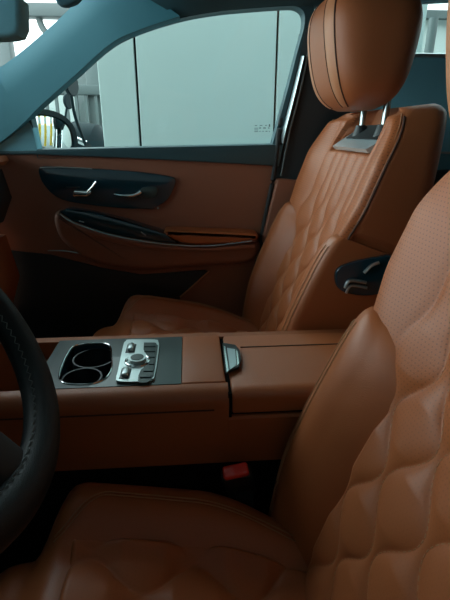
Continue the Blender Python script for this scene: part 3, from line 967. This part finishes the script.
# carport beam seen through the windscreen
cb = thing('carport_beam', 'grey carport beam on posts crossing the sky beyond the windscreen', 'beam', (-3.6, 5.0, GZ))
b0, b1 = at(-60, 10, 5.0), at(110, 12, 5.0)
cbl = Vector((-3.6, 5.0, GZ))
bm = bmesh.new(); bx(bm, (b0+b1)/2-cbl, ((b1-b0).x, .16, .11), .01); obj('beam', bm, M_['steel'], cb)
obj('brace', tube(smooth_path([at(a, b, 5.0)-cbl for a, b in ((39, 14), (40, 22), (44, 30), (52, 38))], 20), .03, 10), M_['steel'], cb)
pt = at(3, 36, 5.0)
bm = bmesh.new(); bx(bm, Vector((pt.x, 5.0, (pt.z+.6+GZ)/2-.3))-cbl, (.14, .14, pt.z-GZ+.4), .01); obj('post', bm, M_['steel'], cb)
bm = bmesh.new(); bx(bm, Vector((b1.x-.2, 5.0, (b1.z+GZ)/2))-cbl, (.14, .14, b1.z-GZ), .01); obj('post', bm, M_['steel'], cb)
# railing and column
ra = thing('railing', 'pale grey railing with upright bars beyond the door mirror', 'railing', (-1.9, 4.9, GZ))
ral = Vector((-1.9, 4.9, GZ))
zt = at(70, 90, 4.9).z
bm = bmesh.new(); bx(bm, Vector((-1.9, 4.9, zt))-ral, (2.2, .06, .09), .01); obj('top_rail', bm, M_['steel'], ra)
bm = bmesh.new(); bx(bm, Vector((-1.9, 4.9, .15))-ral, (2.2, .04, .05), .01); obj('bottom_rail', bm, M_['steel'], ra)
for k in range(23):
    x = -1.08+.095*k
    bm = bmesh.new(); bx(bm, Vector((x, 0, (zt-GZ)/2)), (.028, .028, zt-GZ)); obj('bar', bm, M_['steel'], ra, smooth=False)
c0 = at(88, 80, 5.2)
col = obj('column', slab([(c0.x-.13, 5.2, GZ), (c0.x+.3, 5.2, GZ), (c0.x+.3, 5.2, 3.0), (c0.x-.13, 5.2, 3.0)], .3, YV), M_['concrete'], smooth=False)
tag(col, 'grey concrete column standing behind the railing', 'column')
# white kiosk block behind
wb = obj('parapet', slab([(-4.6, 6.0, GZ), (c0.x, 6.0, GZ), (c0.x, 6.0, 1.62), (-4.6, 6.0, 1.62)], .2, YV), M_['white'], smooth=False)
tag(wb, 'low white parapet far behind the railing', 'parapet')

def make_bike():
    r = thing('motorcycle', 'x', 'motorcycle')
    for y in (-.62, .62):
        w = obj('wheel', tube([Vector((0, y+.27*math.cos(2*PI*k/36), .29+.27*math.sin(2*PI*k/36))) for k in range(36)], .055, 12, True), M_['rubber'], r)
        bm = bmesh.new(); cyl(bm, (0, y, .29), .18, .02, 'x', 24); cyl(bm, (0, y, .29), .05, .10, 'x', 16); obj('brake_disc', bm, M_['steel'], w)
    obj('fuel_tank', loft([[Vector((w*math.cos(2*PI*k/20), y, z+h*math.sin(2*PI*k/20))) for k in range(20)] for y, w, z, h in ((-.34, .05, .86, .06), (-.26, .14, .88, .13), (-.05, .15, .87, .13), (.08, .09, .82, .08))]), M_['bike'], r)
    obj('saddle', loft([[Vector((w*math.cos(2*PI*k/20), y, z+h*math.sin(2*PI*k/20))) for k in range(20)] for y, w, z, h in ((.02, .08, .82, .05), (.2, .13, .80, .06), (.45, .12, .84, .06), (.72, .05, .9, .03))]), M_['rubber'], r)
    bm = bmesh.new(); bx(bm, (0, -.02, .48), (.26, .44, .38), .05, 3); obj('engine', bm, M_['steel'], r)
    for s in (-1, 1):
        obj('fork', tube([(s*.09, -.64, .29), (s*.09, -.45, .98)], .024, 10), M_['chrome'], r)
        obj('exhaust_pipe', tube(smooth_path([(s*.12, -.2, .35), (s*.15, .0, .25), (s*.17, .5, .3), (s*.17, .8, .36)], 24), .03, 10), M_['chrome'], r) if s > 0 else None
        obj('grip', tube([(s*.20, -.43, 1.04), (s*.38, -.36, 1.05)], .019, 10), M_['rubber'], r)
        m = obj('rear_mirror', loft([[Vector((s*.36+w*math.cos(2*PI*k/20), y, 1.36+.75*w*math.sin(2*PI*k/20))) for k in range(20)] for y, w in ((-.46, .03), (-.44, .075), (-.425, .08), (-.42, .075))]), M_['bike'], r)
        obj('mirror_arm', tube(smooth_path([(s*.24, -.43, 1.05), (s*.30, -.45, 1.2), (s*.35, -.44, 1.32)], 12), .009, 8), M_['bike'], m)
    obj('handlebar', tube([(-.22, -.43, 1.04), (-.1, -.46, 1.0), (.1, -.46, 1.0), (.22, -.43, 1.04)], .014, 8), M_['chrome'], r)
    bm = bmesh.new(); bmesh.ops.create_uvsphere(bm, u_segments=20, v_segments=12, radius=.10)
    for v in bm.verts: v.co = Vector((v.co.x, v.co.y*.8-.60, v.co.z+.92))
    hl = obj('headlight', bm, M_['bike'], r)
    bm = bmesh.new(); cyl(bm, (0, -.672, .92), .075, .02, 'y', 24); obj('lens', bm, M_['chrome'], hl)
    obj('windscreen', loft([[Vector((w*math.cos(PI*k/12), y+.08*abs(math.cos(PI*k/12)), z)) for k in range(13)] for y, w, z in ((-.62, .12, 1.0), (-.58, .17, 1.15), (-.52, .15, 1.3))], cap=False, close=False), M_['glass'], r)
    obj('fairing', loft([[Vector((w*math.cos(2*PI*k/24), y, z+h*math.sin(2*PI*k/24))) for k in range(24)] for y, w, z, h in ((-.74, .03, .98, .06), (-.70, .13, .98, .15), (-.58, .19, .98, .21), (-.44, .20, .93, .24), (-.34, .17, .85, .2))]), M_['bike'], r)
    for s in (-1, 1): obj('fairing_trim', tube(smooth_path([(s*.10, -.70, 1.07), (s*.160, -.58, 1.10), (s*.178, -.45, 1.06)], 14), .018, 8), M_['chrome'], r)
    for s in (-1, 1):
        bm = bmesh.new(); bmesh.ops.create_uvsphere(bm, u_segments=16, v_segments=10, radius=.05)
        for v in bm.verts: v.co = Vector((v.co.x*.5+s*.14, v.co.y*1.2-.6, v.co.z*.7+1.15))
        obj('indicator', bm, M_['white'], r)
    obj('fender', tube(smooth_path([Vector((0, -.62+.345*math.cos(a), .29+.345*math.sin(a))) for a in (PI*.15, PI*.4, PI*.65, PI*.9)], 24), .05, 10, flat=.4), M_['bike'], r)
    obj('tail_light', loft([[Vector((.05*math.cos(2*PI*k/16), y, .86+.03*math.sin(2*PI*k/16))) for k in range(16)] for y in (.72, .78)]), M_['red'], r)
    obj('stand', tube([(.08, .05, .35), (.22, .1, .005)], .012, 8), M_['steel'], r)
    return r
bike = make_bike(); b2 = copy_tree(bike); b3 = copy_tree(bike)
for o in (bike, b2, b3): o.scale = (1.1, 1.1, 1.1)
rz_ = math.radians(-100); fd = Vector((math.sin(rz_), -math.cos(rz_), 0))
q = at(94, 110, 3.3)
bike.location = Vector((q.x, 3.3, GZ)) - fd*.5; bike.rotation_euler = (0, 0, rz_)
bike['label'] = 'black motorcycle half hidden by the pale panels outside the window'
q = at(46, 110, 4.15)
b2.location = Vector((q.x, 4.15, GZ)) - fd*.5; b2.rotation_euler = (0, 0, rz_)
b2['label'] = 'black motorcycle with pale windscreen just above the door mirror'
b3.location = (3.4, 2.62, GZ); b3.rotation_euler = (0, 0, math.radians(-80))
b3['label'] = 'black motorcycle parked behind, shown only in the door mirror glass'
for o in (bike, b2, b3): o['group'] = 'motorcycles outside the car'
for k, (x, y) in enumerate(((4.5, 1.98), (4.7, 2.28), (4.9, 2.62))):
    bo = thing('bollard', ('yellow bollard at the inner edge of the mirror reflection', 'yellow bollard in the middle of the mirror reflection', 'yellow bollard at the outer edge of the mirror reflection')[k], 'bollard', (x, y, GZ), 'yellow bollards')
    bm = bmesh.new(); cyl(bm, (0, 0, .75), .06, 1.5, n=24); obj('shaft', bm, M_['yellow'], bo)
    bm = bmesh.new(); cyl(bm, (0, 0, .9), .062, .2, n=24); cyl(bm, (0, 0, 1.3), .062, .12, n=24); obj('band', bm, M_['white'], bo)

cr = obj('sky_block_roof', slab([(-3.2, -1.5, 2.55), (4.5, -1.5, 2.55), (4.5, 1.75, 2.55), (-3.2, 1.75, 2.55)], .12, Z), M_['concrete'], smooth=False); tag(cr, 'unseen roof slab added above the car to block the high sky', 'roof', kind='structure')  # out of view, added to cut light from straight above
w3 = obj('sky_block_wall', slab([(-3, -1.3, GZ), (5, -1.3, GZ), (5, -1.3, 2.55), (-3, -1.3, 2.55)], -.2, YV), M_['concrete'], smooth=False); tag(w3, 'unseen concrete wall added on the driver side to block sky light', 'wall', kind='structure')  # out of view, added to dim the driver-side daylight
# ------------------------------------------------------------------ daylight
w = bpy.data.worlds.new('World'); S.world = w; w.use_nodes = True
nt = w.node_tree; bg = nt.nodes['Background']
tcw = nt.nodes.new('ShaderNodeTexCoord'); sx = nt.nodes.new('ShaderNodeSeparateXYZ'); rp = nt.nodes.new('ShaderNodeValToRGB')
nt.links.new(tcw.outputs['Generated'], sx.inputs[0]); nt.links.new(sx.outputs['Z'], rp.inputs[0])
rp.color_ramp.elements[0].position = 0; rp.color_ramp.elements[0].color = (.66, .80, .80, 1)
rp.color_ramp.elements[1].position = .6; rp.color_ramp.elements[1].color = (.70, .87, .89, 1)
nt.links.new(rp.outputs[0], bg.inputs[0]); mr = nt.nodes.new('ShaderNodeMapRange'); nt.links.new(sx.outputs['X'], mr.inputs[0])
mr.inputs[1].default_value = -1; mr.inputs[2].default_value = .6; mr.inputs[3].default_value = 1.8; mr.inputs[4].default_value = .8
nt.links.new(mr.outputs[0], bg.inputs[1])

cam = bpy.data.cameras.new('Camera'); co_ = bpy.data.objects.new('Camera', cam); C.objects.link(co_)
co_.location = EYE
R = Matrix((RT, UP, -FW)).transposed()
co_.rotation_euler = R.to_euler()
cam.sensor_fit = 'VERTICAL'; cam.sensor_height = 24; cam.lens = 24*F/600
cam.clip_start = .02
S.camera = co_
S.view_settings.view_transform = 'Standard'; S.view_settings.look = 'None'
S.view_settings.gamma = 1; S.view_settings.use_curve_mapping = False
S.view_settings.exposure = 1.9
S.cycles.use_denoising = True
S.cycles.max_bounces = 8
